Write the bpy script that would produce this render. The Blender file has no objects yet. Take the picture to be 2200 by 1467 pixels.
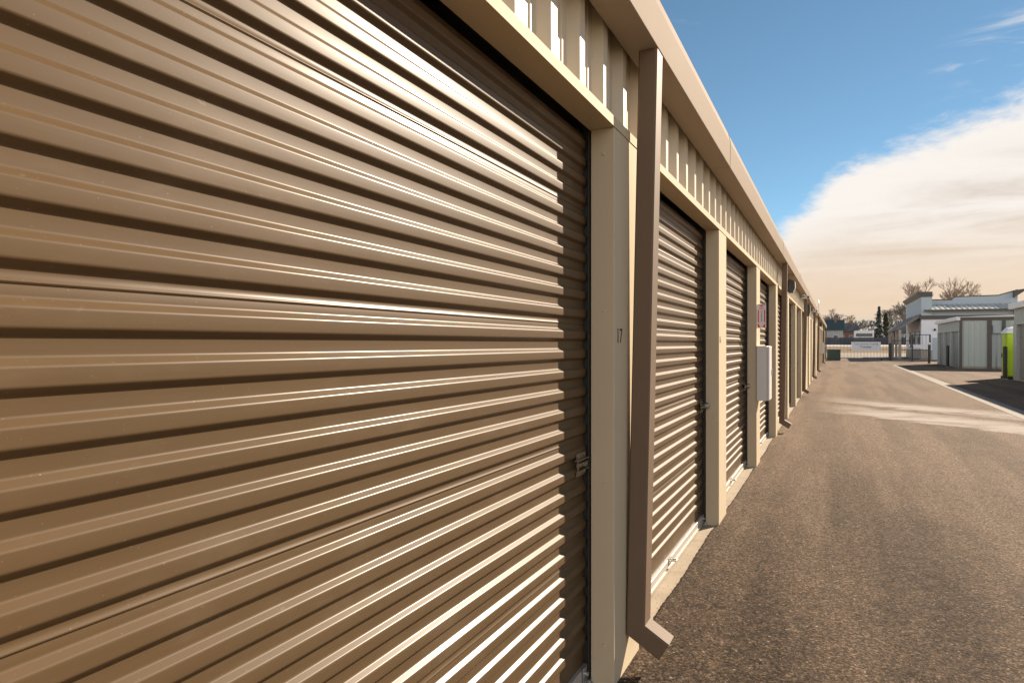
import bpy, bmesh, math, random
from mathutils import Vector, Matrix
R = math.radians
random.seed(11)
scn = bpy.context.scene
COL = scn.collection

# ------------------------------------------------------------------ camera
PHI = R(25.4)
cam_d = bpy.data.cameras.new("camera")
cam_d.sensor_width = 36.0
cam_d.lens = 24.0
cam_d.shift_y = 0.0022
cam_d.clip_start = 0.05
cam_d.clip_end = 3000
cam = bpy.data.objects.new("camera", cam_d)
COL.objects.link(cam)
cam.location = (0.926, 0.0, 1.6)
cam.rotation_euler = (R(90), 0, PHI)
scn.camera = cam

# ------------------------------------------------------------------ light
SUN_AZ, SUN_EL = R(28.0), R(26.8)
EXPO = 1.72
sun_d = bpy.data.lights.new("sun", 'SUN')
sun_d.energy = 2.85
sun_d.angle = R(0.53)
sun_d.color = (1.0, 0.84, 0.66)
sun = bpy.data.objects.new("sun", sun_d)
COL.objects.link(sun)
sdir = Vector((math.sin(SUN_AZ)*math.cos(SUN_EL), math.cos(SUN_AZ)*math.cos(SUN_EL), math.sin(SUN_EL)))
sun.rotation_euler = (-sdir).to_track_quat('-Z', 'Y').to_euler()
sun.location = (20, 40, 30)
scn.view_settings.view_transform = 'Standard'
scn.view_settings.look = 'None'
scn.view_settings.exposure = EXPO
scn.view_settings.gamma = 1.0


class NT:
    """small helper for node trees"""
    def __init__(s, tree):
        s.t = tree; s.n = tree.nodes; s.l = tree.links
    def node(s, kind, **kw):
        n = s.n.new(kind)
        for k, v in kw.items():
            setattr(n, k, v)
        return n
    def put(s, sock, v):
        if hasattr(v, 'is_output'):
            s.l.new(v, sock)
        else:
            sock.default_value = v
    def math(s, op, a, b=0.0, c=0.0, clamp=False):
        n = s.node('ShaderNodeMath', operation=op, use_clamp=clamp)
        s.put(n.inputs[0], a); s.put(n.inputs[1], b); s.put(n.inputs[2], c)
        return n.outputs[0]
    def smooth(s, v, a, b):
        n = s.node('ShaderNodeMapRange', interpolation_type='SMOOTHSTEP')
        s.put(n.inputs[0], v); s.put(n.inputs[1], a); s.put(n.inputs[2], b)
        return n.outputs[0]
    def mix(s, f, a, b, blend='MIX'):
        n = s.node('ShaderNodeMix', data_type='RGBA', blend_type=blend)
        s.put(n.inputs[0], f)
        s.put(n.inputs[6], a if hasattr(a, 'is_output') else (*a, 1) if len(a) == 3 else a)
        s.put(n.inputs[7], b if hasattr(b, 'is_output') else (*b, 1) if len(b) == 3 else b)
        return n.outputs[2]
    def noise(s, vec, scale, detail=4, rough=0.55, dist=0.0):
        n = s.node('ShaderNodeTexNoise')
        s.put(n.inputs['Vector'], vec)
        n.inputs['Scale'].default_value = scale
        n.inputs['Detail'].default_value = detail
        n.inputs['Roughness'].default_value = rough
        n.inputs['Distortion'].default_value = dist
        return n.outputs['Fac']
    def ramp(s, v, stops, interp='LINEAR'):
        n = s.node('ShaderNodeValToRGB')
        n.color_ramp.interpolation = interp
        e = n.color_ramp.elements
        while len(e) < len(stops):
            e.new(0.5)
        for k, (p, c) in enumerate(stops):
            e[k].position = p
            e[k].color = (c, c, c, 1) if not hasattr(c, '__len__') else (*c, 1)
        s.put(n.inputs[0], v)
        return n.outputs[0]
    def scale(s, vec, sc, rot=(0, 0, 0)):
        n = s.node('ShaderNodeMapping')
        s.put(n.inputs[0], vec)
        n.inputs['Scale'].default_value = sc
        n.inputs['Rotation'].default_value = rot
        return n.outputs[0]


# ------------------------------------------------------------------ world
world = bpy.data.worlds.new("World")
scn.world = world
world.use_nodes = True
W = NT(world.node_tree)
W.n.clear()
sky = W.node('ShaderNodeTexSky', sky_type='NISHITA')
sky.sun_disc = False
sky.sun_elevation = SUN_EL
sky.sun_rotation = SUN_AZ
sky.air_density = 0.7
sky.dust_density = 0.0
sky.ozone_density = 4.0
geo = W.node('ShaderNodeTexCoord').outputs['Generated']
sep = W.node('ShaderNodeSeparateXYZ'); W.l.new(geo, sep.inputs[0])
az = W.math('MULTIPLY', W.math('ARCTAN2', sep.outputs[0], sep.outputs[1]), 57.29578)
el = W.math('MULTIPLY', W.math('ARCSINE', sep.outputs[2]), 57.29578)
comb = W.node('ShaderNodeCombineXYZ'); W.l.new(az, comb.inputs[0]); W.l.new(el, comb.inputs[1])
P = comb.outputs[0]
STR = 0.06
CK = 1.0 / STR / (2 ** EXPO)
hs = W.node('ShaderNodeHueSaturation')
hs.inputs['Saturation'].default_value = 0.95
hs.inputs['Value'].default_value = 1.0
W.l.new(sky.outputs[0], hs.inputs['Color'])
skyc = W.mix(1.0, hs.outputs[0], (0.62, 0.69, 0.58), 'MULTIPLY')
stops_az = [(-180, 36), (-110, 32), (-80, 0), (-60, 0), (-16, 1.5), (-10, 4.0), (-4, 8.9), (-1.5, 11.3), (1.1, 13.2), (3.5, 14.4), (6.2, 15.2),
            (11.5, 16.2), (18, 18), (30, 19.5), (60, 18), (95, 20), (125, 32), (180, 36)]  # high stops behind the camera: an added cloud bank that fills the shade
edge = W.math('MULTIPLY', W.ramp(W.math('DIVIDE', W.math('ADD', az, 180), 360),
              [((a + 180) / 360, v / 45.0) for a, v in stops_az]), 45.0)
big = W.noise(W.scale(P, (0.16, 0.30, 1), (0, 0, R(-22))), 1.0, 6, 0.62, 0.4)
fine = W.noise(W.scale(P, (0.7, 1.7, 1), (0, 0, R(-24))), 1.0, 5, 0.6, 0.3)
depth = W.math('SUBTRACT', edge, el)
dn = W.math('ADD', depth, W.math('MULTIPLY', W.math('SUBTRACT', big, 0.5), 3.6))
dn = W.math('ADD', dn, W.math('MULTIPLY', W.math('SUBTRACT', fine, 0.5), 2.1))
cover = W.smooth(dn, -0.8, 1.5)
streak = W.noise(W.scale(P, (0.05, 0.42, 1), (0, 0, R(-6))), 1.0, 5, 0.55, 0.6)
shade = W.math('MULTIPLY', W.smooth(depth, 1.2, 6.0), W.smooth(W.math('ADD', W.math('MULTIPLY', streak, 0.88), W.math('MULTIPLY', fine, 0.12)), 0.36, 0.68))
cloudc = W.mix(shade, (0.97, 0.915, 0.86), (0.71, 0.615, 0.53))
low = W.smooth(el, 10.5, 2.6)
cloudc = W.mix(W.math('MULTIPLY', low, 0.85), cloudc, (0.86, 0.655, 0.46))
gap = W.smooth(W.math('ADD', el, W.math('MULTIPLY', streak, 1.2)), 2.9, 1.7)
cloudc = W.mix(W.math('MULTIPLY', gap, 0.75), cloudc, (0.60, 0.62, 0.57))
# unseen sun-facing clouds behind the camera, added and brightened to fill shaded sides
front = W.smooth(W.math('ABSOLUTE', W.math('SUBTRACT', W.math('ABSOLUTE', az), 190)), 130, 60)
cloudc = W.mix(front, cloudc, W.mix(1.0, cloudc, (1.65, 1.75, 1.92), 'MULTIPLY'))
# thin wisps above the bank
wv = W.noise(W.scale(P, (0.10, 0.55, 1), (0, 0, R(-28))), 1.0, 7, 0.62, 0.5)
band = W.math('MULTIPLY', W.smooth(depth, -6.2, -3.2), W.smooth(depth, -0.4, -2.2))
wisp = W.math('MULTIPLY', W.math('MULTIPLY', W.smooth(wv, 0.50, 0.72), band), W.smooth(az, 5.0, 10.5))
veil = W.math('MULTIPLY', W.smooth(wv, 0.62, 0.85), 0.25)
cov = W.math('MAXIMUM', cover, W.math('MAXIMUM', W.math('MULTIPLY', wisp, 0.9), veil))
cloudk = W.node('ShaderNodeVectorMath', operation='SCALE')
W.l.new(cloudc, cloudk.inputs[0]); cloudk.inputs['Scale'].default_value = CK
final = W.mix(cov, skyc, cloudk.outputs[0])
bg = W.node('ShaderNodeBackground'); bg.inputs[1].default_value = STR
W.l.new(final, bg.inputs[0])
wo = W.node('ShaderNodeOutputWorld'); W.l.new(bg.outputs[0], wo.inputs[0])


# ------------------------------------------------------------------ materials
def mat(name, base, rough=0.6, metal=0.0, var=0.12, vscale=3.0, spec=0.5, bump=0.0, bscale=60.0, stretch=(1, 1, 1), coat=0.0, aniso=0.0):
    m = bpy.data.materials.new(name); m.use_nodes = True
    N = NT(m.node_tree)
    b = N.n['Principled BSDF']
    pos = N.node('ShaderNodeNewGeometry').outputs['Position']
    v = N.noise(N.scale(pos, stretch), vscale, 5, 0.6)
    lo = tuple(c * (1 - var) for c in base); hi = tuple(min(1, c * (1 + var)) for c in base)
    N.l.new(N.mix(v, lo, hi), b.inputs['Base Color'])
    N.put(b.inputs['Roughness'], N.math('ADD', rough - 0.05, N.math('MULTIPLY', v, 0.10)))
    b.inputs['Metallic'].default_value = metal
    b.inputs['Specular IOR Level'].default_value = spec
    b.inputs['Coat Weight'].default_value = coat
    b.inputs['Coat Roughness'].default_value = 0.25
    if bump:
        bn = N.node('ShaderNodeBump'); bn.inputs['Strength'].default_value = bump
        bn.inputs['Distance'].default_value = 0.002
        N.l.new(N.noise(N.scale(pos, stretch), bscale, 3, 0.6), bn.inputs['Height'])
        N.l.new(bn.outputs[0], b.inputs['Normal'])
    return m


def curtain_material():
    m = bpy.data.materials.new("brown_painted_steel"); m.use_nodes = True
    N = NT(m.node_tree); b = N.n['Principled BSDF']
    pos = N.node('ShaderNodeNewGeometry').outputs['Position']
    lng = N.noise(N.scale(pos, (4, 0.8, 40)), 1.5, 4, 0.6)
    sp = N.noise(pos, 210.0, 2, 0.5)
    dust = N.noise(N.scale(pos, (3, 2.0, 5)), 1.2, 6, 0.65)
    c = N.mix(lng, (0.106, 0.067, 0.034), (0.124, 0.080, 0.041))
    c = N.mix(N.math('MULTIPLY', N.smooth(dust, 0.5, 0.8), 0.28), c, (0.22, 0.165, 0.11))
    scr = N.noise(N.scale(pos, (1, 7, 16)), 3.0, 5, 0.7, 1.2)
    c = N.mix(N.math('MULTIPLY', N.math('MULTIPLY', N.smooth(scr, 0.66, 0.72), N.smooth(dust, 0.48, 0.62)), 0.35), c, (0.33, 0.26, 0.18))
    c = N.mix(N.math('MULTIPLY', N.smooth(sp, 0.735, 0.78), 0.45), c, (0.50, 0.40, 0.29))
    N.l.new(c, b.inputs['Base Color'])
    N.put(b.inputs['Roughness'], N.math('ADD', 0.46, N.math('MULTIPLY', lng, 0.07)))
    b.inputs['Specular IOR Level'].default_value = 0.13
    b.inputs['Coat Weight'].default_value = 0.25; b.inputs['Coat Roughness'].default_value = 0.25
    bn = N.node('ShaderNodeBump'); bn.inputs['Strength'].default_value = 0.16; bn.inputs['Distance'].default_value = 0.002
    wav = N.noise(N.scale(pos, (1, 1.1, 11)), 1.0, 3, 0.5)
    N.l.new(N.math('ADD', N.math('MULTIPLY', wav, 2.2), N.math('MULTIPLY', N.noise(N.scale(pos, (1, 0.6, 30)), 9.0, 3, 0.6), 0.10)), bn.inputs['Height'])
    N.l.new(bn.outputs[0], b.inputs['Normal'])
    return m


def asphalt_material():
    m = bpy.data.materials.new("asphalt"); m.use_nodes = True
    N = NT(m.node_tree); b = N.n['Principled BSDF']
    pos = N.node('ShaderNodeNewGeometry').outputs['Position']
    sp = N.node('ShaderNodeSeparateXYZ'); N.l.new(pos, sp.inputs[0])
    x, y = sp.outputs[0], sp.outputs[1]
    n1 = N.noise(pos, 0.55, 5, 0.6, 0.4)
    n2 = N.noise(pos, 3.2, 6, 0.68)
    n3 = N.noise(pos, 46.0, 5, 0.75)
    n4 = N.noise(pos, 120.0, 3, 0.6)
    n5 = N.noise(pos, 11.0, 4, 0.65)
    lanes = N.noise(N.scale(pos, (1.5, 0.10, 1)), 1.0, 4, 0.55)
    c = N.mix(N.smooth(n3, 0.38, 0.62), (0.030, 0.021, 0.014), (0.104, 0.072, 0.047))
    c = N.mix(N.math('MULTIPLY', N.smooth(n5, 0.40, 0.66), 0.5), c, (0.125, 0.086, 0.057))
    # paler along wheel lanes; grazing sun sheen down the drive painted into the colour
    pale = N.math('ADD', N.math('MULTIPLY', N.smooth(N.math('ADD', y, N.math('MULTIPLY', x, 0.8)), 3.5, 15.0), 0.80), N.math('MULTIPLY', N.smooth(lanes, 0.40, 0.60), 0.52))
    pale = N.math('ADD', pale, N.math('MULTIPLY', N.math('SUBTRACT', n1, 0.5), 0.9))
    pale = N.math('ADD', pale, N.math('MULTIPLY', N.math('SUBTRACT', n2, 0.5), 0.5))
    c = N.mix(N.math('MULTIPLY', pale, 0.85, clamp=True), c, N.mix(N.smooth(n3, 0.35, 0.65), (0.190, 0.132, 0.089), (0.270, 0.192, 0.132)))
    c = N.mix(N.math('MULTIPLY', N.smooth(n2, 0.55, 0.72), 0.55), c, (0.060, 0.043, 0.030))
    vc = N.node('ShaderNodeTexVoronoi'); vc.inputs['Scale'].default_value = 95.0; N.l.new(pos, vc.inputs['Vector'])
    vs_ = N.node('ShaderNodeSeparateColor'); N.l.new(vc.outputs['Color'], vs_.inputs[0])
    c = N.mix(0.85, c, N.mix(1.0, c, N.ramp(vs_.outputs[0], [(0.0, 0.25), (0.45, 0.75), (0.85, 1.3), (1.0, 2.3)]), 'MULTIPLY'))
    c = N.mix(N.math('MULTIPLY', N.smooth(vs_.outputs[1], 0.994, 0.998), 0.7), c, (0.42, 0.36, 0.29))
    c = N.mix(N.math('MULTIPLY', N.smooth(n4, 0.36, 0.28), 0.85), c, (0.015, 0.012, 0.01))
    # dried runoff stain crossing the drive
    n6 = N.noise(N.scale(pos, (0.8, 1.6, 1)), 1.0, 6, 0.7, 0.5)
    bend = N.math('ADD', N.math('MULTIPLY', N.math('SUBTRACT', n1, 0.5), 2.4), N.math('MULTIPLY', N.math('SUBTRACT', n6, 0.5), 1.9))
    line = N.math('ADD', N.math('ADD', y, N.math('MULTIPLY', x, 0.92)), bend)
    s1 = N.math('MULTIPLY', N.smooth(line, 18.0, 18.5), N.smooth(line, 20.8, 19.9))
    s2 = N.math('MULTIPLY', N.smooth(line, 20.9, 21.6), N.smooth(line, 23.6, 22.4))
    st = N.math('MULTIPLY', N.math('MAXIMUM', s1, s2), N.math('MULTIPLY', N.smooth(x, 0.2, 2.0), N.smooth(x, 5.0, 4.3)))
    st = N.math('MULTIPLY', st, N.math('ADD', 0.25, N.math('MULTIPLY', N.smooth(n6, 0.3, 0.62), 0.75)))
    c = N.mix(N.math('MULTIPLY', st, 0.85, clamp=True), c, (0.52, 0.46, 0.41))
    N.l.new(c, b.inputs['Base Color'])
    b.inputs['Roughness'].default_value = 0.92
    b.inputs['Specular IOR Level'].default_value = 0.12
    bn = N.node('ShaderNodeBump'); bn.inputs['Strength'].default_value = 0.60; bn.inputs['Distance'].default_value = 0.008
    vo = N.node('ShaderNodeTexVoronoi'); vo.inputs['Scale'].default_value = 85.0; N.l.new(pos, vo.inputs['Vector'])
    h = N.math('ADD', N.math('MULTIPLY', n3, 0.6), N.math('MULTIPLY', vo.outputs['Distance'], 0.5))
    h = N.math('ADD', h, N.math('MULTIPLY', n2, 0.5))
    N.l.new(h, bn.inputs['Height'])
    N.l.new(bn.outputs[0], b.inputs['Normal'])
    return m


def ground_material():
    m = bpy.data.materials.new("field_ground"); m.use_nodes = True
    N = NT(m.node_tree); b = N.n['Principled BSDF']
    pos = N.node('ShaderNodeNewGeometry').outputs['Position']
    n1 = N.noise(pos, 0.08, 5, 0.6); n2 = N.noise(pos, 1.5, 5, 0.65)
    c = N.mix(n2, (0.20, 0.15, 0.075), (0.34, 0.25, 0.12))
    c = N.mix(N.smooth(n1, 0.45, 0.6), c, (0.22, 0.19, 0.10))
    N.l.new(c, b.inputs['Base Color']); b.inputs['Roughness'].default_value = 0.95
    return m


M = {}
M['curtain'] = curtain_material()
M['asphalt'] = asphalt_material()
M['ground'] = ground_material()
M['tan'] = mat("tan_painted_trim", (0.62, 0.525, 0.375), 0.65, var=0.05, vscale=1.3, spec=0.06, bump=0.04, bscale=4.0)
M['panel'] = mat("tan_wall_panel", (0.64, 0.555, 0.42), 0.45, var=0.06, vscale=1.3, spec=0.35, bump=0.05, bscale=5.0)
M['bronze'] = mat("bronze_painted_gutter", (0.185, 0.132, 0.092), 0.55, var=0.07, vscale=2.0, spec=0.12, bump=0.05, bscale=4.0)
M['gutter'] = mat("taupe_gutter", (0.36, 0.295, 0.235), 0.75, var=0.06, vscale=2.0, spec=0.03, bump=0.05, bscale=3.0)
M['galv'] = mat("galvanised_steel", (0.55, 0.56, 0.57), 0.35, metal=0.85, var=0.15, vscale=40)
M['bar'] = mat("pale_bottom_bar", (0.52, 0.48, 0.42), 0.4, metal=0.25, var=0.08, vscale=14)
M['track'] = mat('dark_track_steel', (0.07, 0.07, 0.07), 0.5, metal=0.4, var=0.2)
M['latchm'] = mat('plated_latch_steel', (0.33, 0.28, 0.20), 0.38, metal=0.7, var=0.2, vscale=60)
M['dark'] = mat("black_rubber", (0.02, 0.02, 0.02), 0.7, var=0.2)
M['ink'] = mat("grey_lettering", (0.06, 0.055, 0.055), 0.7, var=0.1)
M['fadedink'] = mat("faded_lettering", (0.30, 0.24, 0.18), 0.7, var=0.1)
M['concrete'] = mat("concrete", (0.42, 0.345, 0.25), 0.85, var=0.25, vscale=7, bump=0.4, bscale=60)
_m = M['concrete']; _N = NT(_m.node_tree); _b = _N.n['Principled BSDF']
_pos = _N.node('ShaderNodeNewGeometry').outputs['Position']
_old = _b.inputs['Base Color'].links[0].from_socket
_c = _N.mix(_N.math('MULTIPLY', _N.smooth(_N.noise(_pos, 2.2, 6, 0.7), 0.48, 0.72), 0.45), _old, (0.20, 0.15, 0.105))
_c = _N.mix(_N.math('MULTIPLY', _N.smooth(_N.noise(_pos, 38.0, 3, 0.6), 0.66, 0.72), 0.8), _c, (0.06, 0.045, 0.035))
_N.l.new(_c, _b.inputs['Base Color'])
M['swale'] = mat("pale_concrete_strip", (0.29, 0.25, 0.205), 0.85, var=0.2, vscale=4, bump=0.3, bscale=50)
M['white'] = mat("white_enamel", (0.74, 0.73, 0.72), 0.4, var=0.04, vscale=6)
M['roofm'] = mat("pale_metal_roof", (0.58, 0.57, 0.54), 0.35, metal=0.2, var=0.05)
M['lampbody'] = mat("dark_bronze_lamp", (0.055, 0.05, 0.045), 0.45, var=0.1)
M['lens'] = mat("frosted_lens", (0.62, 0.62, 0.58), 0.3, var=0.04)
M['red'] = mat("sign_red", (0.74, 0.012, 0.02), 0.5, var=0.06)
M['signwhite'] = mat("sign_white", (0.92, 0.84, 0.82), 0.5, var=0.05, vscale=20)
M['blackmetal'] = mat("black_metal", (0.022, 0.024, 0.027), 0.45, var=0.2)
M['stucco'] = mat("pale_stucco", (0.78, 0.80, 0.86), 0.9, var=0.05, vscale=1.5, bump=0.3, bscale=30)
M['greystucco'] = mat("grey_stucco", (0.44, 0.51, 0.56), 0.9, var=0.05, vscale=1.5, bump=0.3, bscale=30)
M['stone'] = mat("stone_base", (0.40, 0.35, 0.29), 0.9, var=0.3, vscale=5, bump=0.6, bscale=9)
M['darktrim'] = mat("dark_brown_trim", (0.075, 0.068, 0.062), 0.5, var=0.1)
M['shingle'] = mat("grey_shingle", (0.20, 0.185, 0.18), 0.85, var=0.2, vscale=8)
M['lime'] = mat("lime_plastic", (0.42, 0.62, 0.02), 0.45, var=0.05)
M['translucent'] = mat("white_plastic_roof", (0.75, 0.76, 0.78), 0.4, var=0.03)
M['greypanel'] = mat("grey_green_panel", (0.40, 0.45, 0.43), 0.45, var=0.05)
M['greydoor'] = mat("grey_roll_door", (0.27, 0.27, 0.26), 0.4, var=0.05)
M['meter'] = mat("grey_meter_box", (0.36, 0.40, 0.43), 0.45, var=0.05)
M['utilgreen'] = mat("dark_green_box", (0.02, 0.05, 0.045), 0.5, var=0.1)
M['banner'] = mat("banner_vinyl", (0.62, 0.66, 0.72), 0.5, var=0.03)
M['bannerink'] = mat("banner_ink", (0.12, 0.13, 0.20), 0.6, var=0.05)
M['fence'] = mat("dark_board_fence", (0.055, 0.06, 0.075), 0.8, var=0.3, vscale=1.5)
M['bark'] = mat("bare_bark", (0.20, 0.185, 0.175), 0.9, var=0.25, vscale=2)
M['paletwig'] = mat("pale_twigs", (0.40, 0.32, 0.26), 0.9, var=0.25, vscale=2)
M['conifer'] = mat("conifer_green", (0.050, 0.075, 0.060), 0.8, var=0.35, vscale=1.2)
M['olive'] = mat("olive_green", (0.075, 0.08, 0.035), 0.8, var=0.35, vscale=1.2)
M['siding'] = mat("house_siding", (0.34, 0.36, 0.38), 0.8, var=0.06)
M['siding2'] = mat("red_brown_siding", (0.22, 0.13, 0.10), 0.8, var=0.1)
M['siding3'] = mat("cream_siding", (0.52, 0.48, 0.38), 0.8, var=0.06)
M['houseroof'] = mat("house_roof", (0.10, 0.10, 0.105), 0.8, var=0.2, vscale=4)
M['houseroof2'] = mat("teal_roof", (0.05, 0.075, 0.08), 0.8, var=0.2, vscale=4)
M['glass'] = mat("dark_glass", (0.03, 0.04, 0.05), 0.1, var=0.05, spec=0.8)
M['snow'] = mat("old_snow", (0.50, 0.49, 0.48), 0.9, var=0.1, vscale=0.8)
M['sand'] = mat("pale_sandy_verge", (0.34, 0.275, 0.21), 0.95, var=0.2, vscale=0.7)
M['drygrass'] = mat("dry_yellow_grass", (0.17, 0.10, 0.028), 0.95, var=0.3, vscale=0.8)
M['pale_drive'] = mat("pale_driveway", (0.27, 0.215, 0.17), 0.9, var=0.12, vscale=0.8)
M['stonebit'] = mat("loose_stone", (0.42, 0.37, 0.31), 0.8, var=0.3, vscale=30)


# ------------------------------------------------------------------ mesh helpers
class MB:
    def __init__(s):
        s.v = []; s.f = []; s.sm = []
    def add(s, vs, fs, smooth=False):
        o = len(s.v)
        s.v += [tuple(p) for p in vs]
        s.f += [tuple(i + o for i in f) for f in fs]
        s.sm += [smooth] * len(fs)
        return s
    def box(s, x0, x1, y0, y1, z0, z1, c=0.0):
        if c <= 0:
            vs = [(x, y, z) for z in (z0, z1) for y in (y0, y1) for x in (x0, x1)]
            fs = [(0, 2, 3, 1), (4, 5, 7, 6), (0, 1, 5, 4), (2, 6, 7, 3), (0, 4, 6, 2), (1, 3, 7, 5)]
            return s.add(vs, fs)
        # chamfered upright edges and top/bottom rims
        def ring(z, i):
            k = c + i
            return [(x0 + k, y0 + i, z), (x1 - k, y0 + i, z), (x1 - i, y0 + k, z), (x1 - i, y1 - k, z),
                    (x1 - k, y1 - i, z), (x0 + k, y1 - i, z), (x0 + i, y1 - k, z), (x0 + i, y0 + k, z)]
        vs = ring(z0, c) + ring(z0 + c, 0) + ring(z1 - c, 0) + ring(z1, c)
        fs = [tuple(range(7, -1, -1)), tuple(range(24, 32))]
        for r in range(3):
            for k in range(8):
                a, b = r * 8 + k, r * 8 + (k + 1) % 8
                fs.append((a, b, b + 8, a + 8))
        return s.add(vs, fs)
    def prism(s, poly, axis, a, b, smooth=False):
        """closed polygon of 2-D points extruded along axis ('x','y','z') from a to b"""
        def p(q, t):
            return {'x': (t, q[0], q[1]), 'y': (q[0], t, q[1]), 'z': (q[0], q[1], t)}[axis]
        n = len(poly)
        vs = [p(q, a) for q in poly] + [p(q, b) for q in poly]
        fs = [tuple(range(n)), tuple(range(2 * n - 1, n - 1, -1))]
        s.add(vs, fs)
        s.add(vs, [(k, k + n, (k + 1) % n + n, (k + 1) % n) for k in range(n)], smooth)
        return s
    def sheet(s, prof, axis, stations, smooth=True):
        """open profile swept through stations"""
        def p(q, t):
            return {'x': (t, q[0], q[1]), 'y': (q[0], t, q[1]), 'z': (q[0], q[1], t)}[axis]
        n = len(prof)
        vs = [p(q, t) for t in stations for q in prof]
        fs = [(j * n + k, j * n + k + 1, (j + 1) * n + k + 1, (j + 1) * n + k)
              for j in range(len(stations) - 1) for k in range(n - 1)]
        return s.add(vs, fs, smooth)
    def tube(s, p0, p1, r0, r1=None, n=8, caps=True, smooth=True):
        r1 = r0 if r1 is None else r1
        p0, p1 = Vector(p0), Vector(p1)
        d = (p1 - p0).normalized()
        a = d.orthogonal().normalized(); b = d.cross(a)
        vs = []
        for p, r in ((p0, r0), (p1, r1)):
            for k in range(n):
                t = 2 * math.pi * k / n
                vs.append(p + (a * math.cos(t) + b * math.sin(t)) * r)
        s.add(vs, [(k, (k + 1) % n, (k + 1) % n + n, k + n) for k in range(n)], smooth)
        if caps:
            s.add(vs, [tuple(range(n - 1, -1, -1)), tuple(range(n, 2 * n))])
        return s
    def lathe(s, prof, c=(0, 0, 0), n=16, smooth=True):
        vs = [(c[0] + r * math.cos(2 * math.pi * k / n), c[1] + r * math.sin(2 * math.pi * k / n), c[2] + z) for r, z in prof for k in range(n)]
        fs = [(j * n + k, j * n + (k + 1) % n, (j + 1) * n + (k + 1) % n, (j + 1) * n + k) for j in range(len(prof) - 1) for k in range(n)]
        return s.add(vs, fs, smooth)
    def mesh(s, name, m):
        me = bpy.data.meshes.new(name)
        me.from_pydata(s.v, [], s.f)
        me.polygons.foreach_set('use_smooth', s.sm)
        me.materials.append(m)
        me.update()
        return me
    def build(s, name, m, parent=None, loc=(0, 0, 0), fix=True):
        me = s.mesh(name, m)
        if fix:
            bm = bmesh.new(); bm.from_mesh(me)
            bmesh.ops.remove_doubles(bm, verts=bm.verts, dist=1e-6)
            bmesh.ops.recalc_face_normals(bm, faces=bm.faces)
            bm.to_mesh(me); bm.free()
        return link(name, me, parent, loc)


def link(name, me, parent=None, loc=(0, 0, 0)):
    o = bpy.data.objects.new(name, me)
    COL.objects.link(o)
    o.location = loc
    if parent is not None:
        o.parent = parent
    return o


def tag(o, label=None, cat=None, group=None, kind=None):
    if label: o['label'] = label
    if cat: o['category'] = cat
    if group: o['group'] = group
    if kind: o['kind'] = kind
    return o


def thing(name, label, cat, loc=(0, 0, 0), group=None, rz=0.0):
    o = bpy.data.objects.new(name, None)
    COL.objects.link(o)
    o.location = loc; o.rotation_euler = (0, 0, rz)
    o.empty_display_size = 0.2
    return tag(o, label, cat, group)


def copy_tree(o, parent=None):
    c = o.copy(); COL.objects.link(c)
    if parent is not None:
        c.parent = parent
    for ch in list(o.children):
        copy_tree(ch, c)
    return c


def struct(name, mb, m):
    return tag(mb.build(name, m), kind='structure')


def lettering(text, size, m, parent, loc, rot, name='lettering', extrude=0.0006, sx=1.0, bold=0.0):
    cu = bpy.data.curves.new(name, 'FONT')
    cu.body = text; cu.size = size; cu.extrude = extrude; cu.align_x = 'CENTER'; cu.align_y = 'CENTER'
    cu.offset = bold
    t = bpy.data.objects.new(name, cu); COL.objects.link(t)
    bpy.context.view_layer.update()
    me = bpy.data.meshes.new_from_object(t.evaluated_get(bpy.context.evaluated_depsgraph_get()))
    bpy.data.objects.remove(t)
    me.materials.clear(); me.materials.append(m)
    o = link(name, me, parent, loc)
    o.rotation_euler = rot; o.scale = (sx, 1, 1)
    return o


# ------------------------------------------------------------------ ground, drive, far strips
struct('ground', MB().add([(-900, -300, -0.03), (900, -300, -0.03), (900, 1600, -0.03), (-900, 1600, -0.03)], [(0, 1, 2, 3)]), M['ground'])
# the paved yard: its edge against the slab is ragged
mb = MB()
ys = []
y = -4.0
while y < 30: ys.append(y); y += 0.03
while y < 74: ys.append(y); y += 0.5
ys.append(74.0)
vs = []; fs = []
rr = random.Random(3)
lowf = [rr.uniform(-1, 1) for _ in range(400)]
for k, yy in enumerate(ys):
    t = yy * 2.2 + 12; i = int(t); f = t - i
    w = lowf[i % 400] * (1 - f) + lowf[(i + 1) % 400] * f
    x = -0.035 + 0.009 * w + rr.uniform(-0.004, 0.004)
    vs += [(x, yy, 0.006), (x + 0.02, yy, 0.016), (4.3, yy, 0.016), (40, yy, 0.016)]
for k in range(len(ys) - 1):
    a = k * 4
    for q in range(3):
        fs.append((a + q, a + q + 1, a + q + 5, a + q + 4))
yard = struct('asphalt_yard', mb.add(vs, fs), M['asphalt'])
# concrete drainage strip
mb = MB()
mb.add([(4.37, 2, 0.021), (4.88, 2, 0.021), (5.0, 58, 0.021), (4.70, 58, 0.021)], [(0, 1, 2, 3)])
mb.add([(4.37, 2, 0.021), (4.70, 58, 0.021), (4.70, 58, 0.01), (4.37, 2, 0.01)], [(0, 1, 2, 3)])
struct('drainage_strip', mb, M['swale'])
mb = MB(); mb.box(-14, 60, 74.0, 99, -0.02, 0.006)
struct('driveway', mb, M['pale_drive'])
mb = MB()
vs = []; fs = []
for j, yy in enumerate((99, 103, 109, 118, 128)):
    for k in range(61):
        h = (0, 0.12, 0.16, 0.14, 0.05)[j] * (0.6 + 0.8 * rr.random())
        vs.append((-60 + k * 3 + rr.uniform(-.5, .5), yy + rr.uniform(-.8, .8), h))
for j in range(4):
    for k in range(60):
        a = j * 61 + k
        fs.append((a, a + 1, a + 62, a + 61))
struct('sandy_bank', MB().add(vs, fs, True), M['sand'])
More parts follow.
